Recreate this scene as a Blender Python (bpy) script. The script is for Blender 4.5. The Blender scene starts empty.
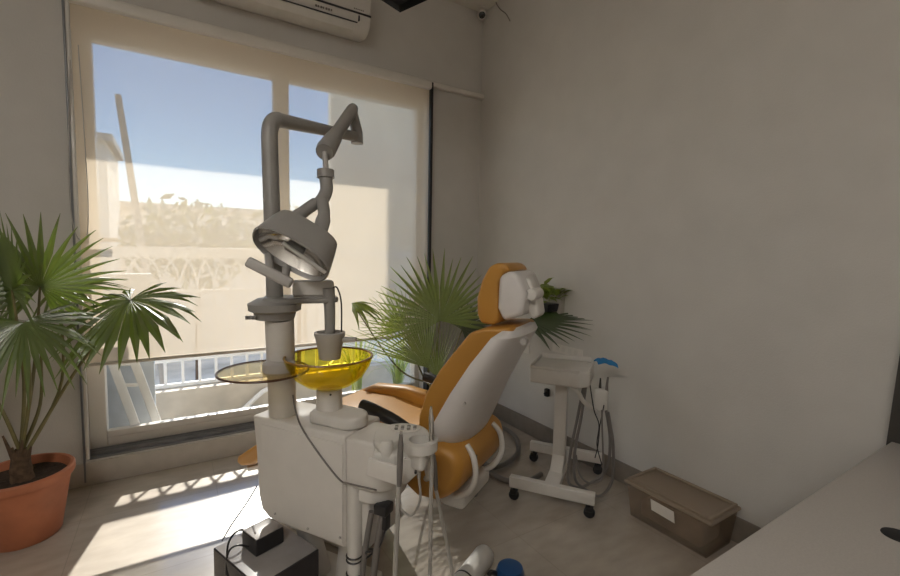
import bpy, bmesh, math, random
from mathutils import Vector as V, Matrix
random.seed(7)
sc = bpy.context.scene
col = sc.collection
R_ = math.radians

# ------------------------------------------------------------------ camera (fitted to the photograph)
F = 441.3; H = 1.35
YAW, PITCH, ROLL = R_(32.114), R_(4.4), R_(1.006)
fw = V((math.sin(YAW)*math.cos(PITCH), math.cos(YAW)*math.cos(PITCH), -math.sin(PITCH)))
r0 = V((math.cos(YAW), -math.sin(YAW), 0)); u0 = r0.cross(fw)
rt = r0*math.cos(ROLL) + u0*math.sin(ROLL); up = u0*math.cos(ROLL) - r0*math.sin(ROLL)
cd = bpy.data.cameras.new('camera'); cam = bpy.data.objects.new('camera', cd); col.objects.link(cam)
cd.sensor_width = 36; cd.lens = 36*F/900; cd.clip_start = .02; cd.clip_end = 300
cam.matrix_world = Matrix(((rt.x, up.x, -fw.x, 0), (rt.y, up.y, -fw.y, 0), (rt.z, up.z, -fw.z, H), (0, 0, 0, 1)))
sc.camera = cam
C0 = V((0, 0, H))
def ray(px, py): return fw + rt*((px-450)/F) - up*((py-288)/F)
def at(px, py, d): return C0 + ray(px, py)*d                         # point at depth d
def atx(px, py, x): k = ray(px, py); return C0 + k*(x/k.x)
def aty(px, py, y): k = ray(px, py); return C0 + k*(y/k.y)
def atz(px, py, z): k = ray(px, py); return C0 + k*((z-H)/k.z)

# ------------------------------------------------------------------ materials
def nt(name):
    m = bpy.data.materials.new(name); m.use_nodes = True
    n = m.node_tree; n.nodes.clear(); o = n.nodes.new('ShaderNodeOutputMaterial')
    return m, n, o
def pm(name, c, rough=.5, metal=0, var=.06, scale=14, bump=0, spec=.5, bscale=None, coat=0):
    m, n, o = nt(name)
    b = n.nodes.new('ShaderNodeBsdfPrincipled'); n.links.new(b.outputs[0], o.inputs[0])
    b.inputs['Roughness'].default_value = rough; b.inputs['Metallic'].default_value = metal
    b.inputs['Specular IOR Level'].default_value = spec; b.inputs['Coat Weight'].default_value = coat
    tc = n.nodes.new('ShaderNodeTexCoord'); no = n.nodes.new('ShaderNodeTexNoise')
    no.inputs['Scale'].default_value = scale; no.inputs['Detail'].default_value = 6
    n.links.new(tc.outputs['Object'], no.inputs['Vector'])
    rp = n.nodes.new('ShaderNodeValToRGB')
    rp.color_ramp.elements[0].position = .3; rp.color_ramp.elements[1].position = .7
    rp.color_ramp.elements[0].color = (*[max(0, x*(1-var)) for x in c], 1)
    rp.color_ramp.elements[1].color = (*[min(1, x*(1+var)) for x in c], 1)
    n.links.new(no.outputs['Fac'], rp.inputs['Fac']); n.links.new(rp.outputs[0], b.inputs['Base Color'])
    if bump:
        n2 = n.nodes.new('ShaderNodeTexNoise'); n2.inputs['Scale'].default_value = bscale or scale*6; n2.inputs['Detail'].default_value = 4
        n.links.new(tc.outputs['Object'], n2.inputs['Vector'])
        bp = n.nodes.new('ShaderNodeBump'); bp.inputs['Strength'].default_value = bump; bp.inputs['Distance'].default_value = .004
        n.links.new(n2.outputs['Fac'], bp.inputs['Height']); n.links.new(bp.outputs[0], b.inputs['Normal'])
    return m
def tinted(name, tint, gloss=.12, trans=.0, tcol=None, clear=1.0):
    """see-through plastic or glass: transparent + a little gloss (+ some milky scatter)"""
    m, n, o = nt(name)
    t = n.nodes.new('ShaderNodeBsdfTransparent'); t.inputs[0].default_value = (*tint, 1)
    cur = t.outputs[0]
    if trans:
        d = n.nodes.new('ShaderNodeBsdfTranslucent'); d.inputs[0].default_value = (*(tcol or tint), 1)
        d2 = n.nodes.new('ShaderNodeBsdfDiffuse'); d2.inputs[0].default_value = (*(tcol or tint), 1)
        a = n.nodes.new('ShaderNodeMixShader'); a.inputs[0].default_value = .5
        n.links.new(d.outputs[0], a.inputs[1]); n.links.new(d2.outputs[0], a.inputs[2])
        x = n.nodes.new('ShaderNodeMixShader'); x.inputs[0].default_value = trans
        n.links.new(cur, x.inputs[1]); n.links.new(a.outputs[0], x.inputs[2]); cur = x.outputs[0]
    g = n.nodes.new('ShaderNodeBsdfGlossy'); g.inputs['Roughness'].default_value = .05
    lw = n.nodes.new('ShaderNodeLayerWeight'); lw.inputs['Blend'].default_value = .25
    mu = n.nodes.new('ShaderNodeMath'); mu.operation = 'MULTIPLY_ADD'; mu.inputs[1].default_value = gloss*3; mu.inputs[2].default_value = gloss*.3
    n.links.new(lw.outputs['Fresnel'], mu.inputs[0])
    x = n.nodes.new('ShaderNodeMixShader'); n.links.new(mu.outputs[0], x.inputs[0])
    n.links.new(cur, x.inputs[1]); n.links.new(g.outputs[0], x.inputs[2]); n.links.new(x.outputs[0], o.inputs[0])
    return m
def leafm(name, c, tc_, var=.3, gl=.12):
    m, n, o = nt(name)
    tx = n.nodes.new('ShaderNodeTexCoord'); no = n.nodes.new('ShaderNodeTexNoise'); no.inputs['Scale'].default_value = 9
    n.links.new(tx.outputs['Object'], no.inputs['Vector'])
    rp = n.nodes.new('ShaderNodeValToRGB'); rp.color_ramp.elements[0].position = .3; rp.color_ramp.elements[1].position = .7
    rp.color_ramp.elements[0].color = (*[x*(1-var) for x in c], 1); rp.color_ramp.elements[1].color = (*[min(1, x*(1+var)) for x in c], 1)
    n.links.new(no.outputs['Fac'], rp.inputs['Fac'])
    d = n.nodes.new('ShaderNodeBsdfDiffuse'); n.links.new(rp.outputs[0], d.inputs[0])
    t = n.nodes.new('ShaderNodeBsdfTranslucent'); t.inputs[0].default_value = (*tc_, 1)
    g = n.nodes.new('ShaderNodeBsdfGlossy'); g.inputs['Roughness'].default_value = .35; g.inputs[0].default_value = (1, 1, 1, 1)
    a = n.nodes.new('ShaderNodeMixShader'); a.inputs[0].default_value = .4
    n.links.new(d.outputs[0], a.inputs[1]); n.links.new(t.outputs[0], a.inputs[2])
    b = n.nodes.new('ShaderNodeMixShader'); b.inputs[0].default_value = gl
    n.links.new(a.outputs[0], b.inputs[1]); n.links.new(g.outputs[0], b.inputs[2]); n.links.new(b.outputs[0], o.inputs[0])
    return m
def floorm():
    m, n, o = nt('floor_tile')
    b = n.nodes.new('ShaderNodeBsdfPrincipled'); n.links.new(b.outputs[0], o.inputs[0])
    tc = n.nodes.new('ShaderNodeTexCoord')
    br = n.nodes.new('ShaderNodeTexBrick'); br.offset = 0; br.squash = 1
    br.inputs['Scale'].default_value = 1; br.inputs['Brick Width'].default_value = .6; br.inputs['Row Height'].default_value = .6
    br.inputs['Mortar Size'].default_value = .002; br.inputs['Mortar Smooth'].default_value = .3
    br.inputs['Color1'].default_value = (.44, .39, .335, 1); br.inputs['Color2'].default_value = (.42, .37, .315, 1)
    br.inputs['Mortar'].default_value = (.36, .32, .275, 1)
    n.links.new(tc.outputs['Object'], br.inputs['Vector'])
    mp = n.nodes.new('ShaderNodeMapping'); mp.inputs['Scale'].default_value = (4, 9, 1); mp.inputs['Rotation'].default_value = (0, 0, .25)
    n.links.new(tc.outputs['Object'], mp.inputs[0])
    no = n.nodes.new('ShaderNodeTexNoise'); no.inputs['Scale'].default_value = 1.6; no.inputs['Detail'].default_value = 8; n.links.new(mp.outputs[0], no.inputs['Vector'])
    rp = n.nodes.new('ShaderNodeValToRGB'); rp.color_ramp.elements[0].position = .35; rp.color_ramp.elements[1].position = .7
    rp.color_ramp.elements[0].color = (.88, .875, .87, 1); rp.color_ramp.elements[1].color = (1.07, 1.06, 1.05, 1)
    n.links.new(no.outputs['Fac'], rp.inputs['Fac'])
    mx = n.nodes.new('ShaderNodeMixRGB'); mx.blend_type = 'MULTIPLY'; mx.inputs[0].default_value = 1
    n.links.new(br.outputs['Color'], mx.inputs[1]); n.links.new(rp.outputs[0], mx.inputs[2]); n.links.new(mx.outputs[0], b.inputs['Base Color'])
    b.inputs['Roughness'].default_value = .2; b.inputs['Specular IOR Level'].default_value = .8; b.inputs['Coat Weight'].default_value = .5; b.inputs['Coat Roughness'].default_value = .12
    return m
def blindm():
    m, n, o = nt('screen_fabric')
    tc = n.nodes.new('ShaderNodeTexCoord'); wv = n.nodes.new('ShaderNodeTexNoise'); wv.inputs['Scale'].default_value = 3
    n.links.new(tc.outputs['Object'], wv.inputs['Vector'])
    rp = n.nodes.new('ShaderNodeValToRGB'); rp.color_ramp.elements[0].color = (*[.96*x for x in BL], 1); rp.color_ramp.elements[1].color = (*BL, 1)
    n.links.new(wv.outputs['Fac'], rp.inputs['Fac'])
    d = n.nodes.new('ShaderNodeBsdfDiffuse'); t = n.nodes.new('ShaderNodeBsdfTranslucent')
    n.links.new(rp.outputs[0], d.inputs[0]); n.links.new(rp.outputs[0], t.inputs[0])
    a = n.nodes.new('ShaderNodeMixShader'); a.inputs[0].default_value = .29
    n.links.new(d.outputs[0], a.inputs[1]); n.links.new(t.outputs[0], a.inputs[2])
    tr = n.nodes.new('ShaderNodeBsdfTransparent')
    x = n.nodes.new('ShaderNodeMixShader'); x.inputs[0].default_value = OPEN
    n.links.new(a.outputs[0], x.inputs[1]); n.links.new(tr.outputs[0], x.inputs[2]); n.links.new(x.outputs[0], o.inputs[0])
    return m
FILL = 32  # glow strength of the added fill panels
BL = (.80, .685, .54); OPEN = .24
M = dict(
 wall=pm('wall_paint', (.60, .58, .55), .7, var=.03, scale=5, bump=.25, bscale=160),
 ceil=pm('ceiling_paint', (.68, .65, .61), .8, var=.02),
 floor=floorm(), blind=blindm(),
 skirt=pm('skirting_tile', (.22, .19, .16), .4, var=.1),
 curb=pm('curb_tile', (.47, .43, .38), .45, var=.06),
 upvc=pm('window_plastic', (.72, .69, .64), .35, var=.02),
 dark=pm('dark_aluminium', (.025, .025, .028), .4),
 track=pm('grey_track', (.17, .17, .18), .35, var=.15),
 white=pm('white_enamel', (.66, .635, .60), .32, var=.03, coat=.2),
 white2=pm('white_plastic', (.64, .62, .585), .42, var=.04),
 grey=pm('grey_plastic', (.42, .40, .38), .42, var=.05),
 lampg=pm('lamp_plastic', (.29, .28, .265), .4, var=.05),
 shell=pm('shell_plastic', (.68, .655, .64), .38, var=.03),
 orange=pm('orange_vinyl', (.48, .235, .042), .42, var=.06, scale=6, bump=.1),
 black=pm('black_plastic', (.018, .017, .018), .35),
 topg=pm('reflected_grey', (.30, .28, .275), .12, var=.06),
 blackg=pm('black_gloss', (.035, .032, .035), .08, var=.1),
 rubber=pm('black_rubber', (.015, .015, .016), .7),
 hose=pm('grey_hose', (.17, .155, .145), .5),
 hosel=pm('light_hose', (.38, .36, .33), .5),
 chrome=pm('chrome', (.75, .73, .7), .15, 1, var=.02),
 terra=pm('terracotta', (.44, .155, .075), .6, var=.14, scale=8, bump=.15),
 soil=pm('soil', (.045, .028, .018), .95, var=.5, scale=60, bump=1),
 amber=tinted('amber_plastic', (.98, .87, .26), .10, .07, (.9, .70, .03)),
 amberd=pm('amber_edge', (.30, .16, .03), .25),
 amberp=tinted('pale_amber_plate', (.93, .84, .62), .10, .1, (.8, .7, .45)),
 amberpe=pm('plate_edge', (.09, .04, .02), .3),
 glass=tinted('window_glass', (.97, .98, .98), .05),
 tub=tinted('cloudy_plastic', (.88, .82, .75), .1, .28, (.70, .62, .52)),
 tublid=tinted('cloudy_lid', (.88, .81, .73), .12, .5, (.74, .64, .53)),
 tubcon=pm('packed_paper', (.48, .40, .32), .8, var=.5, scale=9),
 paper=pm('label_paper', (.75, .71, .65), .8),
 leafd=leafm('palm_green', (.085, .13, .03), (.20, .30, .02)),
 leafr=leafm('corner_palm_green', (.15, .21, .04), (.36, .46, .05)),
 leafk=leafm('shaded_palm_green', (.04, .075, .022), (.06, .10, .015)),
 leafy=leafm('pothos_green', (.22, .30, .05), (.30, .40, .05)),
 leafg=leafm('striped_grass_green', (.35, .42, .10), (.5, .55, .1)),
 stem=pm('palm_stem', (.19, .17, .07), .6, var=.25),
 bark=pm('palm_fibre', (.12, .075, .045), .9, var=.4, scale=40, bump=.6),
 blue=pm('blue_plastic', (.015, .075, .22), .3),
 bluec=pm('blue_cloth', (.03, .22, .50), .8),
 desk=pm('desk_laminate', (.50, .47, .44), .45, var=.05, scale=220),
 board=pm('dark_board', (.06, .055, .05), .5),
 conc=pm('balcony_concrete', (.58, .52, .44), .8, var=.15, scale=5),
 railw=pm('white_railing_paint', (.8, .79, .78), .5),
 bwall=pm('neighbour_render', (.80, .69, .53), .85, var=.1, scale=3),
 bwall2=pm('distant_render', (.84, .76, .64), .9, var=.06, scale=.8),
 street=pm('street_ground', (.55, .48, .39), .9, var=.3, scale=.6),
 bluesheet=pm('blue_grey_sheet', (.48, .52, .57), .5),
 polem=pm('grey_pole', (.35, .33, .31), .6),
 screen=pm('dark_screen', (.006, .006, .006), .6, spec=.2),
 mirror=pm('lamp_reflector', (.75, .73, .70), .12, .9, var=.02),
 ltop=pm('adapter_top', (.34, .31, .29), .35),
 lens=pm('camera_lens', (.01, .01, .01), .08),
 pmat=pm('planter_panel', (.44, .42, .34), .5),
 plate=pm('switch_plate', (.70, .67, .63), .4, var=.02),
 logo=pm('grey_print', (.20, .18, .16), .5),
 treem=leafm('distant_leaves', (.14, .17, .07), (.15, .18, .05)),
)

# ------------------------------------------------------------------ building helpers
OFF = {}
def root(name, label, cat, loc=(0, 0, 0), group=None, kind=None):
    o = bpy.data.objects.new(name, None); col.objects.link(o); o.location = loc; o.empty_display_size = .05
    OFF[o] = V(loc); tag(o, label, cat, group, kind); return o
def tag(o, label=None, cat=None, group=None, kind=None):
    if label: o['label'] = label
    if cat: o['category'] = cat
    if group: o['group'] = group
    if kind: o['kind'] = kind
    return o
class MB:
    def __init__(s): s.v = []; s.f = []
    def add(s, vs, fs):
        k = len(s.v); s.v += [V(p) for p in vs]; s.f += [tuple(i+k for i in f) for f in fs]; return s
    def box(s, a, b, ax=None, org=(0, 0, 0)):
        """a..b corners in the frame ax (three axes) at org"""
        X, Y, Z = ax or (V((1, 0, 0)), V((0, 1, 0)), V((0, 0, 1))); o = V(org)
        p = [o + X*x + Y*y + Z*z for z in (a[2], b[2]) for y in (a[1], b[1]) for x in (a[0], b[0])]
        return s.add(p, [(0, 2, 3, 1), (4, 5, 7, 6), (0, 1, 5, 4), (2, 6, 7, 3), (0, 4, 6, 2), (1, 3, 7, 5)])
    def tube(s, pts, r, n=12, cap=True):
        pts = [V(p) for p in pts]; rr = r if isinstance(r, (list, tuple)) else [r]*len(pts)
        k = len(s.v); prev = None
        for i, p in enumerate(pts):
            t = (pts[min(i+1, len(pts)-1)] - pts[max(i-1, 0)]).normalized()
            if prev is None:
                a = V((0, 0, 1)) if abs(t.z) < .9 else V((1, 0, 0)); x = t.cross(a).normalized()
            else:
                x = (prev - t*prev.dot(t)).normalized()
            prev = x; y = t.cross(x)
            for j in range(n):
                q = 2*math.pi*j/n; s.v.append(p + (x*math.cos(q) + y*math.sin(q))*rr[i])
        for i in range(len(pts)-1):
            for j in range(n):
                a, b = k+i*n+j, k+i*n+(j+1) % n; s.f.append((a, b, b+n, a+n))
        if cap:
            s.f.append(tuple(k+j for j in reversed(range(n)))); e = k+(len(pts)-1)*n; s.f.append(tuple(e+j for j in range(n)))
        return s
    def lathe(s, prof, c, n=32, ax=None, closed=False):
        X, Y, Z = ax or (V((1, 0, 0)), V((0, 1, 0)), V((0, 0, 1))); c = V(c); k = len(s.v)
        for r, z in prof:
            for j in range(n):
                q = 2*math.pi*j/n; s.v.append(c + (X*math.cos(q) + Y*math.sin(q))*max(r, 1e-4) + Z*z)
        m = len(prof)
        for i in range(m if closed else m-1):
            for j in range(n):
                a, b = k+i*n+j, k+i*n+(j+1) % n; i2 = ((i+1) % m - i)*n; s.f.append((a, b, b+i2, a+i2))
        if not closed:
            if prof[0][0] > 1e-3: s.f.append(tuple(k+j for j in reversed(range(n))))
            if prof[-1][0] > 1e-3: s.f.append(tuple(k+(m-1)*n+j for j in range(n)))
        return s
    def prism(s, poly, w0, w1, A, B, W, org=(0, 0, 0)):
        """polygon (a,b) in plane A,B swept along W from w0 to w1; w0/w1 may be functions of the vertex"""
        o = V(org); n = len(poly); k = len(s.v)
        for w in (w0, w1):
            for i, (a, b) in enumerate(poly): s.v.append(o + A*a + B*b + W*(w[i] if isinstance(w, (list, tuple)) else w))
        s.f.append(tuple(k+i for i in range(n))); s.f.append(tuple(k+n+i for i in reversed(range(n))))
        for i in range(n): j = (i+1) % n; s.f.append((k+j, k+i, k+n+i, k+n+j))
        return s
    def build(s, name, mat, parent=None, smooth=False, bevel=0, seg=3, sub=0, auto=True, solid=0):
        me = bpy.data.meshes.new(name); o = bpy.data.objects.new(name, me); col.objects.link(o)
        off = OFF.get(parent, V((0, 0, 0))) if parent else V((0, 0, 0))
        if parent is None and s.v:                                    # origin at the base centre
            xs = [p.x for p in s.v]; ys = [p.y for p in s.v]
            off = V(((min(xs)+max(xs))/2, (min(ys)+max(ys))/2, min(p.z for p in s.v))); o.location = off
        me.from_pydata([p-off for p in s.v], [], s.f); me.update()
        bm = bmesh.new(); bm.from_mesh(me); bmesh.ops.recalc_face_normals(bm, faces=bm.faces); bm.to_mesh(me); bm.free()
        if parent: o.parent = parent
        OFF[o] = off
        me.materials.append(M[mat] if isinstance(mat, str) else mat)
        if solid: md = o.modifiers.new('solid', 'SOLIDIFY'); md.thickness = solid; md.offset = 0
        if bevel: md = o.modifiers.new('bevel', 'BEVEL'); md.width = bevel; md.segments = seg; md.limit_method = 'ANGLE'; md.angle_limit = R_(35); md.harden_normals = False
        if sub: md = o.modifiers.new('sub', 'SUBSURF'); md.levels = sub; md.render_levels = sub
        if smooth or bevel or sub: 
            for p in me.polygons: p.use_smooth = True
            if not sub:
                es = o.modifiers.new('split', 'EDGE_SPLIT'); es.split_angle = R_(40); es.use_edge_sharp = False
        return o
X, Y, Z = V((1, 0, 0)), V((0, 1, 0)), V((0, 0, 1))
def spline(pts, n=8):
    pts = [V(p) for p in pts]; out = []
    P = [pts[0]] + pts + [pts[-1]]
    for i in range(1, len(P)-2):
        a, b, c, d = P[i-1], P[i], P[i+1], P[i+2]
        for k in range(n):
            t = k/n; out.append(.5*((2*b) + (c-a)*t + (2*a-5*b+4*c-d)*t*t + (3*b-a-3*c+d)*t**3))
    out.append(pts[-1]); return out
def tubeo(name, pts, r, mat, parent=None, n=10, sm=8):
    return MB().tube(spline(pts, sm), r, n).build(name, mat, parent, smooth=True)

# ================================================================== THE ROOM
D, XR, HC = 3.143, 2.253, 3.363
XL, YB = -1.9, -2.6
WX0, WX1, WZ0, WZ1 = -.445, 1.745, .14, 2.69                           # window opening
DEP = .22
def st(o, label, cat='wall'): return tag(o, label, cat, kind='structure')
st(MB().box((XL-.1, YB-.1, -.1), (XR+.1, D+DEP, 0)).build('floor', 'floor'), 'taupe tiled floor with a faint stone grain', 'floor')
st(MB().box((XL-.1, YB-.1, HC), (XR+.1, D+DEP, HC+.12)).build('ceiling', 'ceil'), 'off-white plain ceiling', 'ceiling')
st(MB().box((XR, YB, 0), (XR+.12, D+DEP, HC)).build('wall_east', 'wall'), 'plain pale wall to the right of the dental chair')
st(MB().box((XL-.12, YB, 0), (XL, D+DEP, HC)).build('wall_west', 'wall'), 'plain pale side wall left of the window')
st(MB().box((XL, YB-.12, 0), (XR, YB, HC)).build('wall_south', 'wall'), 'plain pale wall opposite the window')
w = MB()
w.box((XL, D, 0), (WX0, D+DEP, HC)); w.box((WX1, D, 0), (XR, D+DEP, HC))
w.box((WX0, D, WZ1), (WX1, D+DEP, HC)); w.box((WX0, D, 0), (WX1, D+DEP, WZ0))
st(w.build('wall_north', 'wall'), 'grey-looking wall around the large window')
st(MB().box((XR-.012, YB, 0), (XR, D, .125)).build('baseboard_east', 'skirt', bevel=.003), 'dark taupe tile skirting along the right wall', 'skirting')
st(MB().box((XL, D-.012, 0), (XR-.012, D, .132)).build('baseboard_north', 'curb', bevel=.003), 'beige tile curb below the window', 'skirting')
st(MB().box((WX1+.005, D-.045, 2.655), (XR, D, 2.69)).build('trim_1', 'upvc', bevel=.006), 'thin pale ledge strip from the blind top to the corner', 'trim')
st(MB().box((WX1-.012, D-.05, WZ0), (WX1+.012, D+.01, WZ1-.01)).build('trim_2', 'dark'), 'thin black strip standing in for the shaded reveal at the right side of the window', 'trim')  # shade in the window reveal, put in as a black strip
st(MB().box((WX0-.014, D-.016, .02), (WX0-.005, D+.01, WZ1)).build('trim_3', 'track'), 'thin black edge strip at the left side of the window', 'trim')

# window
YW = 3.27
wr = root('window_1', 'large pale framed sliding window behind the half-lowered blind', 'window', ((WX0+WX1)/2, YW, WZ0), kind='structure')
f = MB(); y0, y1 = YW-.02, YW+.07
f.box((WX0, y0, WZ0), (-.36, y1, WZ1)); f.box((1.70, y0, WZ0), (WX1, y1, WZ1)); f.box((-.36, y0, 2.52), (1.70, y1, WZ1)); f.box((-.36, y0, WZ0+.02), (1.70, y1, .245))
f.build('frame', 'upvc', wr, bevel=.006)
MB().box((.606, YW-.01, .245), (.706, y1-.01, 2.52)).build('mullion', 'upvc', wr, bevel=.006)
f = MB()
f.box((-.36, y0-.012, .22), (.606, y0+.03, .262)); f.box((.706, y0-.012, .22), (1.70, y0+.03, .262))
f.build('sash_rail', 'white', wr, bevel=.004)
MB().box((-.36, YW+.02, .245), (.606, YW+.026, 2.52)).build('glass_pane', 'glass', wr)
MB().box((.706, YW+.02, .245), (1.70, YW+.026, 2.52)).build('glass_pane', 'glass', wr)
MB().box((-.40, y0-.05, 1.385), (-.27, y0-.02, 1.41)).box((-.395, y0-.03, 1.37), (-.37, y0, 1.43)).build('latch', 'grey', wr, bevel=.004)
t = MB(); t.box((WX0, D+.005, WZ0), (WX1, YW-.02, WZ0+.012))
for yy in (.03, .06, .09): t.box((WX0, D+yy, WZ0+.012), (WX1, D+yy+.008, WZ0+.03))
st(t.build('trim_4', 'track'), 'grey ribbed sliding track along the window bottom', 'trim')

# roller blind
rb = root('roller_blind', 'translucent beige roller blind drawn most of the way down the window', 'blind', (.65, D-.03, .69))
BX0, BX1, YBL = -.425, 1.733, D-.03
fab = MB(); n = 26
for i in range(n+1):
    x = BX0 + (BX1-BX0)*i/n; dy = .004*math.sin(i*.7)
    fab.v += [V((x, YBL+dy, .705)), V((x, YBL+.002, 2.64))]
for i in range(n): fab.f.append((2*i, 2*i+2, 2*i+3, 2*i+1))
fab.build('fabric', 'blind', rb, smooth=True)
MB().tube([(BX0, YBL, .698), (BX1, YBL, .698)], .011, 10).build('bottom_bar', 'upvc', rb, smooth=True)
MB().box((BX0-.01, YBL-.03, 2.625), (BX1+.01, D-.001, 2.69)).build('headrail', 'upvc', rb, bevel=.015)
MB().box((BX0-.018, YBL-.008, .16), (BX0-.002, YBL+.01, 2.63)).build('side_channel', 'white', rb, bevel=.003)
tubeo('pull_chain', [aty(70, 60, YBL-.02), aty(69, 180, YBL-.02), aty(75, 232, YBL-.02), aty(86, 238, YBL-.02), aty(88, 200, YBL-.02), aty(82, 100, YBL-.02), aty(78, 45, YBL-.02)], .0025, 'grey', rb, 6)

# ================================================================== OUTSIDE
tag(MB().box((-40, 3.36, -4.2), (60, 120, -4)).build('street_ground', 'street'), 'grey street ground far below the balcony', 'ground', kind='structure')
tag(MB().box((-2.5, D+DEP, -.25), (2.6, 4.5, -.07)).box((-2.5, 4.30, -.07), (2.6, 4.5, .16)).build('balcony_slab', 'conc'), 'pale concrete balcony floor with a low kerb', 'balcony floor', kind='structure')
tag(MB().box((-4, D+DEP, 3.10), (6, 4.75, 3.35)).build('balcony_overhang', 'conc'), 'concrete slab of the balcony above the window', 'overhang', kind='structure')
RY = 4.42
rr = root('balcony_railing', 'white metal balcony railing with interlaced pointed arches', 'railing', (0, RY, .16))
MB().box((-2.5, RY-.03, 1.28), (2.6, RY+.03, 1.365)).build('top_rail', 'railw', rr, bevel=.008)
MB().box((-2.5, RY-.015, .165), (2.6, RY+.015, .195)).box((-2.5, RY-.015, .385), (2.6, RY+.015, .415)).box((-2.5, RY-.015, .975), (2.6, RY+.015, 1.0)).build('rail_bars', 'railw', rr)
SP = .128; nb = 39; xb0 = -.338 - SP*17
for i in range(nb):
    x = xb0 + SP*i
    MB().box((x-.011, RY-.011, .16), (x+.011, RY+.011, 1.0)).box((x-.019, RY-.019, .43), (x+.019, RY+.019, .465)).build('baluster', 'railw', rr)
ar = MB()
for i in range(nb):
    x = xb0 + SP*i
    for sg in (-1, 1):
        pts = []
        for k in range(9):
            q = k/8*math.pi/2; pts.append((x + sg*(SP - SP*math.cos(q)), RY, 1.0 + .285*math.sin(q)))
        ar.tube(pts, .009, 6)
ar.build('arch_tracery', 'railw', rr, smooth=True)
# blue-grey sheet standing at the left end of the balcony
tag(MB().box((-1.35, 3.62, -.07), (-.13, 3.72, 1.18)).build('blue_metal_sheet', 'bluesheet', bevel=.005), 'blue-grey metal sheet standing at the left end of the balcony', 'metal sheet')
ld = root('step_ladder', 'white folded ladder leaning inside the left end of the railing', 'ladder', tuple(aty(148, 434, 3.47)))
for (a, b) in (((106, 345), (141, 440)), ((128, 345), (163, 438))):
    p, q = aty(*a, 3.54), aty(*b, 3.46); t_ = (q-p).normalized(); xx = V((1, 0, 0)); xx = (xx - t_*xx.dot(t_)).normalized()
    MB().box((0, -.025, -.012), ((q-p).length, .025, .012), (t_, xx, t_.cross(xx)), p).build('rail', 'railw', ld, bevel=.004)
for k in (.2, .42):
    p, q = aty(106, 345, 3.54).lerp(aty(141, 440, 3.46), k), aty(128, 345, 3.54).lerp(aty(163, 438, 3.46), k)
    MB().tube([p, q], .012, 8).build('rung', 'railw', ld)
pl = aty(118, 95, 5.6); q = aty(137, 215, 5.6); dr = (q-pl).normalized()
tag(MB().tube([pl, pl+dr*((-4-pl.z)/dr.z)], [.03, .05], 10).build('leaning_pole', 'polem', smooth=True), 'tall slanting grey pole seen through the upper glass', 'pole')
tag(MB().tube([aty(232, 420, 4.2), aty(262, 392, 4.25), aty(300, 372, 4.3)], .022, 8).build('drain_pipe', 'railw', smooth=True), 'white pipe sloping across the balcony floor', 'pipe')
nbd = root('neighbour_building', 'tall beige rendered building close outside the right of the window', 'building', (4.4, 9, -4))
MB().prism([(2.19, 7.15), (8, 7.15), (8, 12), (3.6, 12)], -4, 9, X, Y, Z).build('wall', 'bwall', nbd)
MB().prism([(2.14, 7.10), (8, 7.10), (8, 12), (3.55, 12)], 9, 9.3, X, Y, Z).build('parapet', 'conc', nbd)
for nm, lab, b0, b1 in (('terrace_house', 'long low beige house behind the railing', (-6, 24.8, -4), (6, 30, 3.2)),
                        ('terrace_house', 'taller beige block at the far left beyond the balcony', (-9, 20, -4), (-1.9, 24, 5.1)),
                        ('terrace_house', 'wide beige block at the far right beyond the balcony', (6.5, 26, -4), (24, 33, 3.6))):
    h_ = root(nm, lab, 'house', ((b0[0]+b1[0])/2, (b0[1]+b1[1])/2, -4))
    MB().box(b0, b1).build('wall', 'bwall2', h_); MB().box((b0[0]-.2, b0[1]-.2, b1[2]), (b1[0]+.2, b1[1], b1[2]+.25)).build('parapet', 'conc', h_)
    k = b0[0]+.8
    while k < b1[0]-1.2:
        MB().box((k, b0[1]-.06, b1[2]-2.2), (k+.9, b0[1]+.02, b1[2]-.9)).build('window', 'conc', h_); k += 2.4
def tree(x, y, h, r, lab, seed):
    random.seed(seed); t_ = root('shade_tree', lab, 'tree', (x, y, -4), group='trees beyond the railing')
    MB().tube([(x, y, -4), (x+.1, y, h-r)], [.09, .06], 8).build('trunk', 'bark', t_, smooth=True)
    m = MB()
    for _ in range(900):
        a = V((random.gauss(0, 1), random.gauss(0, 1), random.gauss(0, .75))).normalized()*r*random.uniform(.5, 1.05)
        c = V((x, y, h-r*.8)) + V((a.x*1.35, a.y, a.z)); s_ = random.uniform(.12, .26)
        d1 = V((random.gauss(0, 1), random.gauss(0, 1), random.gauss(0, 1))).normalized(); d2 = d1.orthogonal().normalized()
        m.add([c-d1*s_, c+d2*s_*.5, c+d1*s_, c-d2*s_*.5], [(0, 1, 2, 3)])
    m.build('crown', 'treem', t_)
tree(.6, 17, 2.75, 1.5, 'wide leafy tree rising behind the blind left of the lamp pole', 3)
tree(4.4, 19, 2.9, 1.6, 'leafy tree behind the blind right of the lamp pole', 4)
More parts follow.
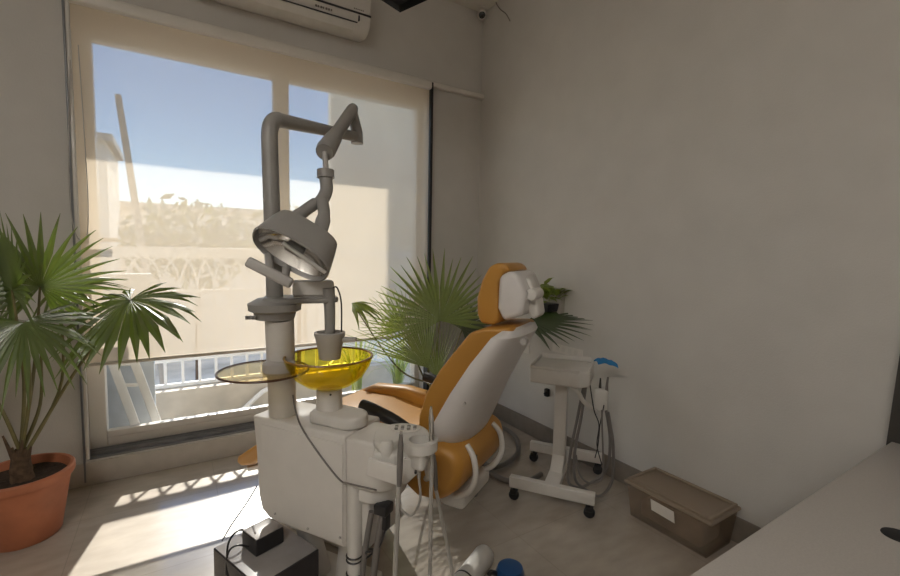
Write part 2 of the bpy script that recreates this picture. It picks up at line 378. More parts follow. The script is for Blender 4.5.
def grass(px, py, y, n, hh, lab, seed):
    random.seed(seed); b = aty(px, py, y); g = root('striped_grass_plant', lab, 'plant', (b.x, b.y, -.07), group='striped plants on the balcony')
    MB().lathe([(.0, 0), (.09, 0), (.12, b.z+.05), (.105, b.z+.05), (.10, b.z+.03), (0, b.z+.03)], (b.x, b.y, -.07), 20).build('planter', 'dark', g, smooth=True)
    m = MB()
    for i in range(n):
        a = random.uniform(0, 6.28); L = hh*random.uniform(.6, 1.15); d = V((math.cos(a), math.sin(a), 0)); s_ = V((-d.y, d.x, 0)); o = b + d*random.uniform(0, .05)
        lean = random.uniform(.2, .9); w_ = random.uniform(.006, .011); vs = []
        for k in range(7):
            t_ = k/6; c = o + Z*(L*(t_ - lean*.55*t_*t_*t_)) + d*(L*lean*t_*t_*.8); ww = w_*(1-t_**2)+.0008
            vs += [c - s_*ww, c + s_*ww]
        m.add(vs, [(2*k, 2*k+1, 2*k+3, 2*k+2) for k in range(6)])
    m.build('leaves', 'leafg', g)
grass(357, 396, 3.84, 40, .78, 'striped yellow-green grass plant outside, just right of the amber bowl', 5)
grass(398, 390, 3.90, 50, .60, 'striped yellow-green grass plant outside, nearest the corner palm', 6)

# ================================================================== DENTAL CHAIR
HD = V((1.1, 1.41, 0)); U = V((.5, -.866, 0)); N = V((-.866, -.5, 0))
ch = root('dental_chair', 'orange reclining dental chair with white shell back, beside the white unit', 'dental chair', tuple(HD - U*.6))
def cp(s_, w_, z_): return HD + U*s_ + N*w_ + Z*z_
def cushion(name, poly, wd, mat, parent, bev, sub=0, seg=4):
    n = len(poly); a = wd if isinstance(wd, (list, tuple)) else [wd]*n
    return MB().prism(poly, [-x for x in a], list(a), U, Z, N, HD).build(name, mat, parent, bevel=bev, seg=seg)
cushion('back_cushion', [(.03, 1.075), (-.02, 1.062), (-.075, .99), (-.14, .905), (-.195, .81), (-.228, .71), (-.24, .60), (-.22, .53), (-.16, .52), (-.11, .64), (-.06, .78), (.005, .93), (.065, 1.02), (.14, 1.06), (.12, 1.085)],
        [.18, .19, .20, .205, .208, .21, .20, .15, .14, .15, .15, .15, .15, .14, .15], 'orange', ch, .035)
sm_ = MB(); NS = 25; lv = [(1.078, .115, .13, .10), (1.072, .095, .145, .165), (1.05, .07, .155, .20), (.95, .0, .10, .225), (.83, -.075, .04, .233), (.71, -.142, -.01, .233), (.66, -.165, -.03, .226), (.615, -.165, -.05, .20), (.58, -.145, -.075, .15), (.565, -.12, -.10, .07)]
for z_, sf, sr, hw in lv:
    for j in range(NS):
        q = -math.pi/2 + math.pi*j/(NS-1); c_, n_ = max(math.cos(q), 0), math.sin(q)
        sm_.v.append(cp(sf + (sr-sf)*c_**.75, hw*math.copysign(abs(n_)**.8, n_), z_))
for i in range(len(lv)-1):
    for j in range(NS):
        k2 = (j+1) % NS; sm_.f.append((i*NS+j, i*NS+k2, (i+1)*NS+k2, (i+1)*NS+j))
sm_.f.append(tuple(range(NS))); sm_.f.append(tuple((len(lv)-1)*NS+j for j in reversed(range(NS))))
sh = sm_.build('back_shell', 'shell', ch, smooth=True)
MB().lathe([(0, -.004), (.006, -.004), (.006, .004), (0, .004)], cp(-.02, .222, .80), 10, (U, Z, N)).build('screw_cap', 'grey', sh)
hr = cushion('headrest_cushion', [(-.015, 1.085), (-.03, 1.12), (-.033, 1.18), (-.015, 1.25), (.015, 1.305), (.05, 1.322), (.085, 1.315), (.105, 1.29), (.075, 1.285), (.055, 1.245), (.055, 1.17), (.06, 1.10), (.04, 1.08)],
        .108, 'orange', ch, .026)
cushion('headrest_shell', [(.058, 1.27), (.10, 1.292), (.135, 1.28), (.165, 1.21), (.155, 1.13), (.08, 1.10), (.054, 1.15)], .112, 'shell', hr, .022)
br = cushion('headrest_bracket', [(.13, 1.27), (.155, 1.262), (.19, 1.18), (.20, 1.125), (.17, 1.105), (.15, 1.14)], .042, 'white2', ch, .012)
MB().lathe([(0, -.05), (.022, -.05), (.022, .05), (0, .05)], cp(.175, .03, 1.205), 20, (U, Z, N)).build('adjusting_knob', 'white2', br, bevel=.004)
MB().lathe([(0, -.012), (.013, -.012), (.013, .012), (0, .012)], cp(.165, .11, 1.035), 16, (U, Z, N)).build('hinge_bolt', 'grey', br)
# seat + legs
st_ = cushion('seat_cushion', [(-.02, .52), (-.04, .60), (-.12, .625), (-.25, .60), (-.40, .60), (-.60, .625), (-.82, .615), (-.90, .56), (-.85, .50), (-.6, .50), (-.35, .46), (-.22, .385), (-.12, .39), (-.05, .45)], .235, 'orange', ch, .04)
for sg, nm in ((1, 'near'), (-1, 'far')):
    w0 = .16 if sg > 0 else -.25
    MB().prism([(-.30, .60), (-.38, .655), (-.55, .672), (-.75, .655), (-.9, .58), (-.85, .54), (-.3, .54)], w0, w0+.09, U, Z, N, HD).build('seat_bolster', 'orange', st_, bevel=.03, seg=4)
cushion('leg_rest', [(-.86, .60), (-.98, .53), (-1.15, .40), (-1.32, .285), (-1.35, .25), (-1.32, .225), (-1.20, .27), (-1.0, .42), (-.88, .49)], [.235, .235, .23, .22, .2, .2, .22, .23, .235], 'orange', ch, .022)
MB().prism([(-1.32, .232), (-1.30, .212), (-1.15, .28), (-.95, .42), (-.85, .48), (-.6, .48), (-.35, .44), (-.35, .41), (-.62, .43), (-.83, .44), (-.95, .38), (-1.15, .25), (-1.30, .192)], -.17, .17, U, Z, N, HD).build('seat_frame', 'white2', ch, bevel=.006)
for sg in (1, -1):
    p = [cp(-.16, sg*.25, .61), cp(-.22, sg*.25, .645), cp(-.31, sg*.25, .684), cp(-.42, sg*.25, .712), cp(-.475, sg*.25, .720)]
    MB().tube(spline(p, 4), [.012]+[.027]*16 if False else .026, 12).build('armrest', 'black', ch, smooth=True)
    MB().tube([cp(-.16, sg*.26, .59), cp(-.15, sg*.25, .50), cp(-.2, sg*.2, .45)], .014, 10).build('armrest_support', 'white2', ch, smooth=True)
# hinge frame below the back
for sg in (1, -1):
    MB().tube(spline([cp(-.05, sg*.13, .60), cp(-.015, sg*.14, .56), cp(-.005, sg*.14, .48), cp(-.04, sg*.13, .41), cp(-.10, sg*.12, .37)], 6), .012, 10).build('hinge_arm', 'white2', ch, smooth=True)
MB().box((-.17, -.15, .32), (-.06, .13, .39), (U, N, Z), HD).build('hinge_cover', 'white2', ch, bevel=.02)
MB().tube([cp(-.03, .09, .55), cp(-.02, .11, .44), cp(-.08, .1, .36)], .008, 8).build('lift_rod', 'chrome', ch, smooth=True)
MB().prism([(-.82, .44), (-.52, .44), (-.60, .10), (-.62, .05), (-.84, .05), (-.88, .10)], -.12, .12, U, Z, N, HD).build('pedestal', 'white2', ch, bevel=.03)
MB().box((-1.0, -.22, 0), (-.58, .20, .05), (U, N, Z), HD).build('base_plate', 'white2', ch, bevel=.02)

# ================================================================== DENTAL UNIT
UO = V((.251, 1.77, 0)); A = V((.54, -.8417, 0)); B = V((-.8417, -.54, 0))     # along / outwards (towards the window side)
def up_(s_, w_, z_): return UO + A*s_ + B*w_ + Z*z_
un = root('dental_unit', 'white dental unit cabinet carrying the lamp pole and amber spittoon bowl', 'dental unit', tuple(up_(.3, -.12, 0)))
cab = MB().prism([(-.025, .722), (-.018, .70), (-.006, .60), (.004, .42), (.02, .36), (.06, .333), (.11, .329), (.421, .325), (.421, .726)], -.215, 0, A, Z, B, UO).build('cabinet', 'white', un, bevel=.012)
MB().prism([(.03, .70), (.036, .42), (.05, .37), (.085, .35), (.415, .345), (.415, .70)], 0, .006, A, Z, B, UO).build('side_panel', 'white', cab, bevel=.004)
for s_, z_ in ((.10, .368), (.405, .366), (.26, .356)):
    MB().lathe([(0, 0), (.005, 0), (.004, .004), (0, .005)], up_(s_, .006, z_), 10, (A, Z, B)).build('screw', 'grey', cab)
# rounded end with the lower bulge
e = MB(); prof = []
for (zb, zt, ex) in ((.555, .726, 0),):
    poly = [(.423, -.17), (.423, .004)] + [(.51 + .085*math.sin(q*math.pi/12), -.083 + .087*math.cos(q*math.pi/12)) for q in range(0, 13)]
    e.prism(poly, zb, zt, A, B, Z, UO)
e.build('end_housing', 'white', un, bevel=.012)
MB().prism([(.43, -.02)] + [(.49 + .085*math.sin(q*math.pi/10), -.12 + .11*math.cos(q*math.pi/10)) for q in range(0, 11)] + [(.43, -.23)], .50, .553, A, B, Z, UO).build('end_collar', 'white2', un, bevel=.01)
MB().box((.425, -.2, .33), (.50, -.03, .51), (A, B, Z), UO).build('lower_housing', 'white2', un, bevel=.008)
MB().tube([up_(.445, -.024, .58), up_(.447, -.02, .18), up_(.452, -.02, 0)], .026, 16).build('stand_tube', 'white2', un, smooth=True)
for z_ in (.285, .30, .235):
    MB().lathe([(.0275, -.003), (.030, 0), (.0275, .003)], up_(.446, -.02, z_), 18).build('cable_tie', 'black', un, smooth=True)
vb = MB().box((.53, -.06, .475), (.58, -.01, .51), (A, B, Z), UO)
vb.box((.555, -.05, .42), (.575, -.02, .475), (A, B, Z), UO); vb.build('drain_valve', 'black', un, bevel=.005)
for i, (a, b) in enumerate((((.545, -.03, .42), (.49, -.02, .30)), ((.555, -.03, .42), (.50, -.01, .33)), ((.565, -.03, .42), (.51, -.02, .34)))):
    tubeo('valve_tube', [up_(*a), up_((a[0]+b[0])/2+.01, -.02, (a[2]+b[2])/2-.02), up_(*b)], .004, 'black', un, 6)
for s_, r_, lo in ((.49, .010, 0), (.535, .012, 0)):
    tubeo('supply_hose', [up_(s_+.02, -.03, .47), up_(s_, -.02, .32), up_(s_-.012, -.01, .15), up_(s_-.008, 0, .0+r_)], r_, 'hose', un)
# pillar legs below the cabinet
for (t0, b0) in (((.10, -.13, .33), (.14, -.19, 0)), ((.36, -.12, .33), (.27, -.20, 0))):
    a, b = up_(*t0), up_(*b0); MB().tube([a, b], [.042, .05], 18).build('leg', 'white2', un, smooth=True)
MB().box((.05, -.30, 0), (.38, -.06, .03), (A, B, Z), UO).build('foot_plate', 'white2', un, bevel=.01)
# cuspidor block, riser, bowl, cup filler
cb = MB(); 
for z0_, z1_, sc_ in ((.726, .772, 1.0),):
    poly = [(.232, -.03), (.36, -.03)] + [(.375 + .06*math.sin(q*math.pi/10), -.092 + .062*math.cos(q*math.pi/10)) for q in range(11)] + [(.20, -.155)]
    cb.prism(poly, z0_, z1_, A, B, Z, UO)
cus = cb.build('cuspidor_block', 'white2', un, bevel=.012)
BC = up_(.272, -.096, 0)
MB().lathe([(.048, .772), (.046, .845), (.03, .85), (0, .85)], (BC.x, BC.y, 0), 28).build('cuspidor_riser', 'white2', un, smooth=True)
MB().lathe([(0, 0), (.004, 0), (.003, .003), (0, .003)], V((BC.x, BC.y, .835)) + (B*.7+A*.72).normalized()*.046, 10, ((A*.7-B*.72).normalized(), Z, (B*.7+A*.72).normalized())).build('riser_screw', 'dark', un)
zb = .872
bowl = MB().lathe([(.0, zb-.014), (.04, zb-.014), (.08, zb-.004), (.118, zb+.024), (.145, zb+.064), (.156, zb+.094), (.160, zb+.094), (.149, zb+.062), (.122, zb+.019), (.083, zb-.010), (.04, zb-.021), (0, zb-.021)], (BC.x, BC.y, 0), 48).build('spittoon_bowl', 'amber', un, smooth=True)
bowl['label'] = 'clear amber glass bowl'
MB().lathe([(.156+.005*math.cos(q), zb+.095+.004*math.sin(q)) for q in [k*math.pi/4 for k in range(8)]], (BC.x, BC.y, 0), 48, closed=True).build('bowl_rim', 'amberd', bowl, smooth=True)
CF = up_(.305, -.16, 0); CF = at(331, 340, BC.dot(fw) + .02); 
dF = at(331, 345, 1)  # direction only
zc = .957
cfx, cfy = BC.x+.004, BC.y+.004
cup = MB().lathe([(0, zc), (.038, zc), (.042, zc+.03), (.051, zc+.075), (.056, zc+.088), (.056, zc+.098), (.046, zc+.10), (.04, zc+.09), (0, zc+.09)], (cfx, cfy, 0), 28).build('cup_filler_cup', 'grey', un, smooth=True)
rd = V((rt.x, rt.y, 0)).normalized()
MB().box((.04, -.015, zc+.064), (.098, .015, zc+.08), (rd, rd.cross(Z), Z), (cfx, cfy, 0)).build('cup_lug', 'grey', cup, bevel=.004)
MB().tube(spline([(cfx, cfy, zc+.09), (cfx, cfy, zc+.17), (cfx-.004, cfy, zc+.262)], 4), [.018, .0185, .019, .0195, .02, .0205, .021, .0215, .022], 16).build('filler_spout', 'lampg', un, smooth=True)
tubeo('filler_tube', [(cfx, cfy, zc+.25), V((cfx, cfy, zc+.265))+rd*.025, V((cfx, cfy, zc+.21))+rd*.042, V((cfx, cfy, zc+.10))+rd*.043], .003, 'black', un, 6)
# pole
rd0 = V((rt.x, rt.y, 0)).normalized(); PB = V((.333, 1.752, .724)); PM = at(276, 308, PB.dot(fw)); PT = at(269.5, 122, PB.dot(fw))
MB().tube([PB + rd0*.012, at(279.5, 318, PB.dot(fw))], .050, 28).build('pole_sleeve', 'white2', un, smooth=True)
dpole = PB.dot(fw)
pts = [at(276, 330, dpole), at(272.5, 230, dpole), at(269.5, 140, dpole)]
E1 = V((.735, 1.965, 0)); E1 = at(357, 137, E1.dot(fw))
pc = at(268.8, 118, dpole)
pts += [pc.lerp(pts[-1], .5), pc + (E1-pc)*.015 + Z*.0, pc.lerp(E1, .10)]
cur = [pts[0], pts[1], pts[2]]
a, b = pts[2], pc.lerp(E1, .09)
for k in range(1, 9):
    t_ = k/8; cur.append(a*(1-t_)**2 + pc*2*t_*(1-t_) + b*t_*t_)
ps = MB().tube(cur, .029, 20).build('lamp_pole', 'lampg', un, smooth=True)
MB().tube([pc.lerp(E1, .085), pc.lerp(E1, .5), E1], [.027, .024, .022], 18).build('lamp_boom', 'lampg', un, smooth=True)
# ring and tray on the pole
zr = at(270, 303, dpole).z
pr_ = at(275, 305, dpole)
MB().lathe([(.034, -.045), (.066, -.045), (.074, -.02), (.09, -.012), (.092, .012), (.06, .03), (.034, .03)], (pr_.x, pr_.y, pr_.z-.005), 32).build('pole_collar', 'lampg', un, smooth=True)
tr = at(297, 300, dpole); dd = (rd + V((fw.x, fw.y, 0)).normalized()*.35).normalized(); pe = dd.cross(Z)
trm = MB().prism([(-.06, -.05), (-.03, -.075), (.02, -.08), (.17, -.065), (.20, -.035), (.20, .045), (.16, .07), (-.02, .075), (-.06, .05)], -.012, .008, dd, pe, Z, pr_+Z*.022+dd*.02).build('bracket_tray', 'lampg', un, bevel=.006)
MB().prism([(.045, -.05), (.15, -.055), (.17, -.03), (.17, .04), (.14, .06), (.045, .06)], .0085, .012, dd, pe, Z, pr_+Z*.022+dd*.02).build('tray_mat', 'grey', trm)
for k in range(3):
    MB().lathe([(0, 0), (.006, 0), (.006, .012), (0, .014)], pr_ + rd*(-.075+.012*k) - Z*.045 - V((fw.x, fw.y, 0))*.06, 10).build('collar_knob', 'lampg', un)
# amber plate ring around the pole
plc = at(264, 371, dpole)
pla = MB().lathe([(.0, .0), (.154, .0), (.154, .004), (0, .004)], plc, 56).build('swivel_plate', 'amberp', un); pla['label'] = 'pale amber clear round plate'
MB().lathe([(.154+.004*math.cos(q), .002+.004*math.sin(q)) for q in [k*math.pi/4 for k in range(8)]], plc, 56, closed=True).build('plate_edge', 'amberpe', pla, smooth=True)
MB().lathe([(.050, -.016), (.056, -.012), (.056, .02), (.050, .024)], at(279, 368, dpole), 28).build('plate_clamp', 'grey', un, smooth=True)
# thin cable lying down the cabinet front
def bxp(px, py, w_=.010):
    k = ray(px, py); t_ = (w_ - B.dot(C0-UO))/B.dot(k); return C0 + k*t_
tubeo('pole_cable', [at(293, 395, dpole-.02), at(296, 412, dpole-.05), bxp(303, 430), bxp(322, 458), bxp(340, 480), up_(.45, .014, .575), up_(.55, -.0, .57)], .0032, 'hose', un, 6)

# viewer box on the bracket tray
vc = pr_ + Z*.0345 + dd*.135
vx = MB().box((-.075, -.04, 0), (.07, .045, .055), (dd, pe, Z), vc); tag(vx.build('viewer_box', 'white2', bevel=.008), 'small pale box lying on the bracket tray below the lamp head', 'box')

# operating lamp (hangs on the boom)
LD = 1.72
lam = root('operating_lamp', 'grey dental operating lamp hanging from the boom on its jointed spring arm', 'operating lamp', tuple(at(305, 245, LD)))
J0 = E1; JT = at(352, 110, 2.0)
MB().tube([E1 - Z*.03, E1 + Z*.02, JT + Z*.0], [.028, .026, .022], 16).build('swivel_joint', 'lampg', lam, smooth=True)
S1 = at(326, 150, 1.70)
spa = MB(); dS = (S1-JT); pts = [JT - dS*.06, JT, JT.lerp(S1, .08), JT.lerp(S1, .6), JT.lerp(S1, .75), S1, S1 + dS*.05]
spa.tube(pts, [.022, .026, .026, .027, .033, .038, .034], 16).build('spring_arm', 'lampg', lam, smooth=True)
MB().tube([at(325, 152, 1.69), at(326, 174, 1.68)], .011, 12).build('pivot_pin', 'grey', lam, smooth=True)
MB().tube([at(325.5, 170, 1.68), at(325.6, 178, 1.68)], .032, 20).build('pivot_collar', 'lampg', lam, smooth=True)
MB().tube(spline([at(325.5, 177, 1.68), at(326.5, 190, 1.67), at(322, 200, 1.65), at(316, 206, 1.64)], 5), .024, 16).build('neck', 'lampg', lam, smooth=True)
for (a, m_, b) in (((316, 203), (302, 213), (288, 226)), ((322, 200), (324, 216), (318, 236))):
    MB().tube(spline([at(*a, 1.64), at(*m_, 1.60), at(*b, 1.55)], 5), [.022]*6+[.026]*5, 14).build('fork_arm', 'lampg', lam, smooth=True)
LD = 1.47
hx = (rt*.84 - up*.50 + fw*.20).normalized()                           # long axis of the opening
hn = (-rt*.62 - up*.44 - fw*.64); hn = (hn - hx*hn.dot(hx)).normalized()   # where the light points
hy = hn.cross(hx).normalized()
hc = at(291, 255, LD)
def shellring(a, b, dep, sq=2.5, n=44):
    return [hc + hx*(a*math.copysign(abs(math.cos(2*math.pi*j/n))**(2/sq), math.cos(2*math.pi*j/n))) + hy*(b*math.copysign(abs(math.sin(2*math.pi*j/n))**(2/sq), math.sin(2*math.pi*j/n))) + hn*dep for j in range(n)]
def rings(rs):
    m = MB(); n = len(rs[0])
    for r_ in rs: m.v += r_
    for i in range(len(rs)-1):
        for j in range(n): m.f.append((i*n+j, i*n+(j+1) % n, (i+1)*n+(j+1) % n, (i+1)*n+j))
    return m
hs = rings([shellring(.01, .008, -.125), shellring(.085, .055, -.122, 3), shellring(.112, .075, -.108, 3), shellring(.122, .085, -.07, 3), shellring(.134, .09, -.02), shellring(.138, .092, .0), shellring(.132, .087, .004), shellring(.126, .08, -.012)]).build('lamp_shell', 'lampg', lam, smooth=True)
rings([shellring(.129, .083, -.008), shellring(.11, .068, -.04), shellring(.07, .045, -.07), shellring(.01, .008, -.082)]).build('reflector', 'mirror', hs, smooth=True)
MB().tube([hc - hn*.03 - hx*.03, hc - hn*.03 + hx*.03], .02, 14).build('bulb_cover', 'lampg', hs, smooth=True)
MB().tube([hc - hn*.006 - hx*.04 + hy*.03, hc - hn*.006 + hx*.125 + hy*.0], .007, 8).build('reflector_bar', 'white2', hs, smooth=True)
hb0, hb1 = at(247, 261, 1.40), at(292, 284, 1.42)
tb = (hb1-hb0).normalized(); ub = (up - tb*up.dot(tb)).normalized()
MB().box((0, -.017, -.012), ((hb1-hb0).length, .017, .012), (tb, ub, tb.cross(ub)), hb0).build('handle_bar', 'grey', lam, bevel=.008)
for p_, q_ in ((at(285, 281, 1.42), hc - hx*.0 + hy*.085*(1 if (hy.dot(up) < 0) else -1)), (at(270, 272, 1.41), hc - hx*.07 + hy*.075*(1 if (hy.dot(up) < 0) else -1))):
    MB().tube([p_, q_], .013, 12).build('handle_post', 'grey', lam, smooth=True)

# assistant console with instruments
AC = at(406, 449, 1.40)
ca = V((.86, -.5, 0)).normalized(); cbv = V((-.5, -.86, 0)).normalized()      # right / towards the viewer
con = root('assistant_console', 'white bracket console with two round holders at the unit end', 'instrument holder', tuple(AC - Z*.05))
poly = [(-.095, -.03), (-.095, .075), (-.06, .085)] + [(.055 + .05*math.sin(q*math.pi/10), .035 + .05*math.cos(q*math.pi/10)) for q in range(11)] + [(.06, -.055), (.0, -.09), (-.06, -.085), (-.088, -.06)]
zt = AC.z + .045
def cpt(a, b, z): return V((AC.x, AC.y, 0)) + ca*a + cbv*b + Z*z
top = MB(); 
# top ring plate with an open round holder on the right
n = 28; hole = [(.045 + .034*math.cos(2*math.pi*k/n), .03 + .034*math.sin(2*math.pi*k/n)) for k in range(n)]
out = [(.045 + .055*math.cos(2*math.pi*k/n), .03 + .055*math.sin(2*math.pi*k/n)) for k in range(n)]
for zz in (zt-.03, zt):
    top.v += [cpt(*p, zz) for p in hole] + [cpt(*p, zz) for p in out]
for j in range(n):
    k2 = (j+1) % n
    top.f += [(2*n+j, 2*n+k2, 3*n+k2, 3*n+j), (j, n+j, n+k2, k2), (j, k2, 2*n+k2, 2*n+j), (n+j, 3*n+j, 3*n+k2, n+k2)]
top.build('holder_ring', 'white2', con, smooth=True)
MB().prism([(-.10, .02)] + [(-.015 + .088*math.cos(q), -.02 + .085*math.sin(q)) for q in [math.pi*(.95 + k*.105) for k in range(11)]] + [(.05, -.02), (-.01, .0), (-.03, .045), (-.075, .06)], zt-.03, zt, ca, cbv, Z, V((AC.x, AC.y, 0))).build('console_top', 'white2', con, bevel=.006)
MB().prism([(-.10, .0), (-.095, .06), (-.03, .07), (0, .04), (.05, .08), (.07, .06), (.04, -.03), (-.06, -.05)], zt-.085, zt-.03, ca, cbv, Z, V((AC.x, AC.y, 0))).build('console_body', 'white2', con, bevel=.012)
MB().prism([(-.005, zt-.05), (.075, zt-.05), (.05, zt-.09), (.005, zt-.135), (-.01, zt-.13)], .035, .055, ca, Z, cbv, V((AC.x, AC.y, 0))).build('lower_wing', 'white2', con, bevel=.006)
lb0 = at(368, 466, 1.33); lb1 = at(399, 476, 1.30); tl = (lb1-lb0).normalized(); ul = (Z - tl*tl.z).normalized()
MB().box((0, -.028, -.006), ((lb1-lb0).length, .028, .006), (tl, ul, tl.cross(ul)), lb0).build('front_plate', 'white', con, bevel=.003)
MB().tube([up_(.56, -.10, .64), cpt(-.06, -.02, zt-.06)], .022, 14).build('mounting_arm', 'white2', con, smooth=True)
kp = cpt(-.005, -.05, zt+.001)
MB().prism([(.05*math.cos(q*math.pi/9), .03*math.sin(q*math.pi/9)) for q in range(18)], 0, .003, ca, cbv, Z, kp).build('keypad', 'plate', con)
for i in range(3):
    for j in range(4):
        MB().lathe([(0, 0), (.006, 0), (.006, .003), (0, .0035)], kp + ca*(-.03+.02*j) + cbv*(-.012+.012*i) + Z*.003, 8).build('key', 'grey' if (i+j) % 2 else 'logo', con)
MB().lathe([(0, 0), (.016, 0), (.02, .04), (.016, .05), (0, .05)], cpt(-.055, .055, zt-.04), 18).build('handpiece_socket', 'white2', con, smooth=True)
MB().lathe([(0, 0), (.004, 0), (.004, .012), (0, .012)], cpt(.035, .083, zt-.075), 8, (ca, Z, cbv)).build('side_screw', 'black', con)
def instrument(px0, py0, px1, py1, d, lab, r_=.008, tip='hose'):
    a, b = at(px0, py0, d), at(px1, py1, d)
    o = root('suction_handpiece', lab, 'handpiece', tuple(b), group=None)
    t_ = (b-a)
    MB().tube([a, a+t_*.12, a+t_*.2, a+t_*.7, b], [r_*.7, r_*.85, r_*1.15, r_*1.2, r_*.9], 14).build('grip', tip, o, smooth=True)
    MB().tube([a - t_*.06, a+t_*.02], [r_*.5, r_*.65], 10).build('tip', 'chrome', o, smooth=True)
    return o, b
def hose_to_floor(o, b, pts, r_):
    tubeo('hose', [b] + pts, r_, 'hosel', o, 8)
o, b = instrument(401, 434, 399, 486, 1.27, 'grey handpiece hanging in front of the console, nearest the white plate', .0075)
hose_to_floor(o, b, [at(397, 530, 1.27), at(395, 577, 1.27), at(395, 640, 1.26)], .0075)
o, b = instrument(431, 409, 432, 452, 1.36, 'thin chrome-tipped syringe standing at the right edge of the console', .007, 'chrome')
hose_to_floor(o, b, [at(431, 500, 1.36), at(430, 577, 1.36), at(430, 640, 1.34)], .0065)
o, b = instrument(418, 450, 419, 478, 1.36, 'short handpiece hanging under the console wing', .006, 'hosel')
tubeo('hose', [b, at(420, 500, 1.37), at(412, 515, 1.38), at(402, 510, 1.39), at(396, 500, 1.40)], .004, 'hosel', o, 8)
o, b = instrument(434, 455, 436, 490, 1.45, 'dark hose handpiece hanging behind the console right side', .007)
hose_to_floor(o, b, [at(442, 520, 1.45), at(450, 560, 1.45), at(456, 600, 1.44), at(465, 660, 1.42)], .0065)

# ================================================================== FLOOR THINGS NEAR THE UNIT
zb_ = .25
c0, c1, c2 = atz(217, 534, zb_), atz(273, 518, zb_), atz(319, 549, zb_)
e2 = (c2-c1); e2.z = 0; Lb = e2.length; e2.normalize(); e1 = V((e2.y, -e2.x, 0)); e1 = e1 if e1.dot(c0-c1) > 0 else -e1
bb = root('floor_control_box', 'low glossy black box on the floor in front of the dental unit', 'control box', tuple(c1 + e1*.1 + e2*.13 - Z*zb_))
MB().box((0, 0, .01), (.24, Lb, zb_), (e1, e2, Z), V((c1.x, c1.y, 0))).build('case', 'blackg', bb, bevel=.004)
for a_ in (.02, .20):
    for b_ in (.02, Lb-.04): MB().box((a_, b_, 0), (a_+.02, b_+.02, .012), (e1, e2, Z), V((c1.x, c1.y, 0))).build('foot', 'rubber', bb)
MB().box((.004, .004, zb_-.001), (.236, Lb-.004, zb_+.002), (e1, e2, Z), V((c1.x, c1.y, 0))).build('top_sheen', 'topg', bb)['label'] = 'glossy top of the black box, paled for the light it reflects'  # reflected light is put into the pale grey of this top
MB().box((.02, Lb*.2, zb_+.002), (.07, Lb*.36, zb_+.004), (e1, e2, Z), V((c1.x, c1.y, 0))).build('top_plate', 'plate', bb, bevel=.001)
tc_ = atz(263, 575, zb_)
tq = root('power_adapter', 'small square black power adapter on top of the glossy floor box', 'adapter', tuple(tc_))
k = V((c1.x, c1.y, 0)); ta = c1 + e1*.115 + e2*.125; ta.z = zb_+.002
MB().box((-.055, -.05, 0), (.055, .05, .062), (e1, e2, Z), ta).build('case', 'black', tq, bevel=.004)
MB().box((-.052, -.047, .0605), (.052, .047, .064), (e1, e2, Z), ta).build('lid', 'ltop', tq, bevel=.001)
tubeo('cord', [ta + e1*.0 - e2*.06 + Z*.012, ta - e2*.075 + e1*.05 + Z*.05, ta + e1*.10 - e2*.06 + Z*.03, ta + e1*.125 - e2*.02 - Z*.05, ta + e1*.128 + e2*.0 - Z*.20], .004, 'black', tq, 6)
tubeo('cord', [ta + e1*.055 + Z*.02, ta + e1*.09 + Z*.035 - e2*.02, ta + e1*.118 + Z*.01 - e2*.03, ta + e1*.13 - e2*.02 - Z*.1], .0035, 'black', tq, 6)
tag(tubeo('thin_cable', [at(222, 541, 1.70), at(232, 524, 1.76), at(246, 504, 1.775), at(257, 486, 1.74)], .0028, 'black', None, 6), 'thin black cable rising from the floor box to the unit cabinet corner', 'cable')
# canisters at the front edge
p = atz(478, 562, .03)
q0 = atz(462, 585, .05); q1 = atz(486, 553, .05); ax_ = (q1-q0).normalized()
wcn = root('white_canister', 'white rounded canister lying on the floor below the chair', 'canister', tuple(V((q0.x, q0.y, 0)).lerp(V((q1.x, q1.y, 0)), .5)))
MB().tube([q0-ax_*.12, q1-ax_*.02, q1-ax_*.005, q1+ax_*.012], [.045, .045, .04, .02], 24).build('body', 'white2', wcn, smooth=True)
MB().lathe([(.0455, -.004), (.047, 0), (.0455, .004)], q0+ax_*.02, 24, (ax_.orthogonal().normalized(), ax_.cross(ax_.orthogonal().normalized()).normalized(), ax_)).build('strap', 'black', wcn, smooth=True)
q = atz(510, 575, .06)
bcn = root('blue_canister', 'blue plastic canister with pale base standing beside the white canister', 'canister', (q.x, q.y, 0))
MB().lathe([(0, 0), (.05, 0), (.052, .05), (.0, .05)], (q.x, q.y, 0), 28).build('base', 'white2', bcn, smooth=True)
MB().lathe([(0, .05), (.055, .05), (.057, .075), (.05, .095), (.03, .10), (0, .10)], (q.x, q.y, 0), 28).build('cap', 'blue', bcn, smooth=True)
tubeo('spout', [(q.x-.05, q.y+.02, .07), (q.x-.075, q.y+.025, .085), (q.x-.085, q.y+.03, .075)], .010, 'black', bcn, 8)
# hose loop on the floor
tag(tubeo('suction_hose', [cp(-.1, -.05, .33), atz(486, 428, .06), atz(503, 428, .03), atz(516, 438, .025), atz(518, 452, .025), atz(508, 462, .025), atz(494, 467, .025), atz(482, 462, .025)], .016, 'hose', None, 12), 'thick grey suction hose looping on the floor behind the chair', 'hose')
tag(tubeo('drain_hose', [cp(-.08, -.02, .32), atz(478, 466, .05), atz(492, 474, .02), atz(508, 481, .018), atz(528, 481, .018), atz(541, 474, .018)], .016, 'hose', None, 12), 'grey hose running along the floor from the chair to the cart', 'hose')

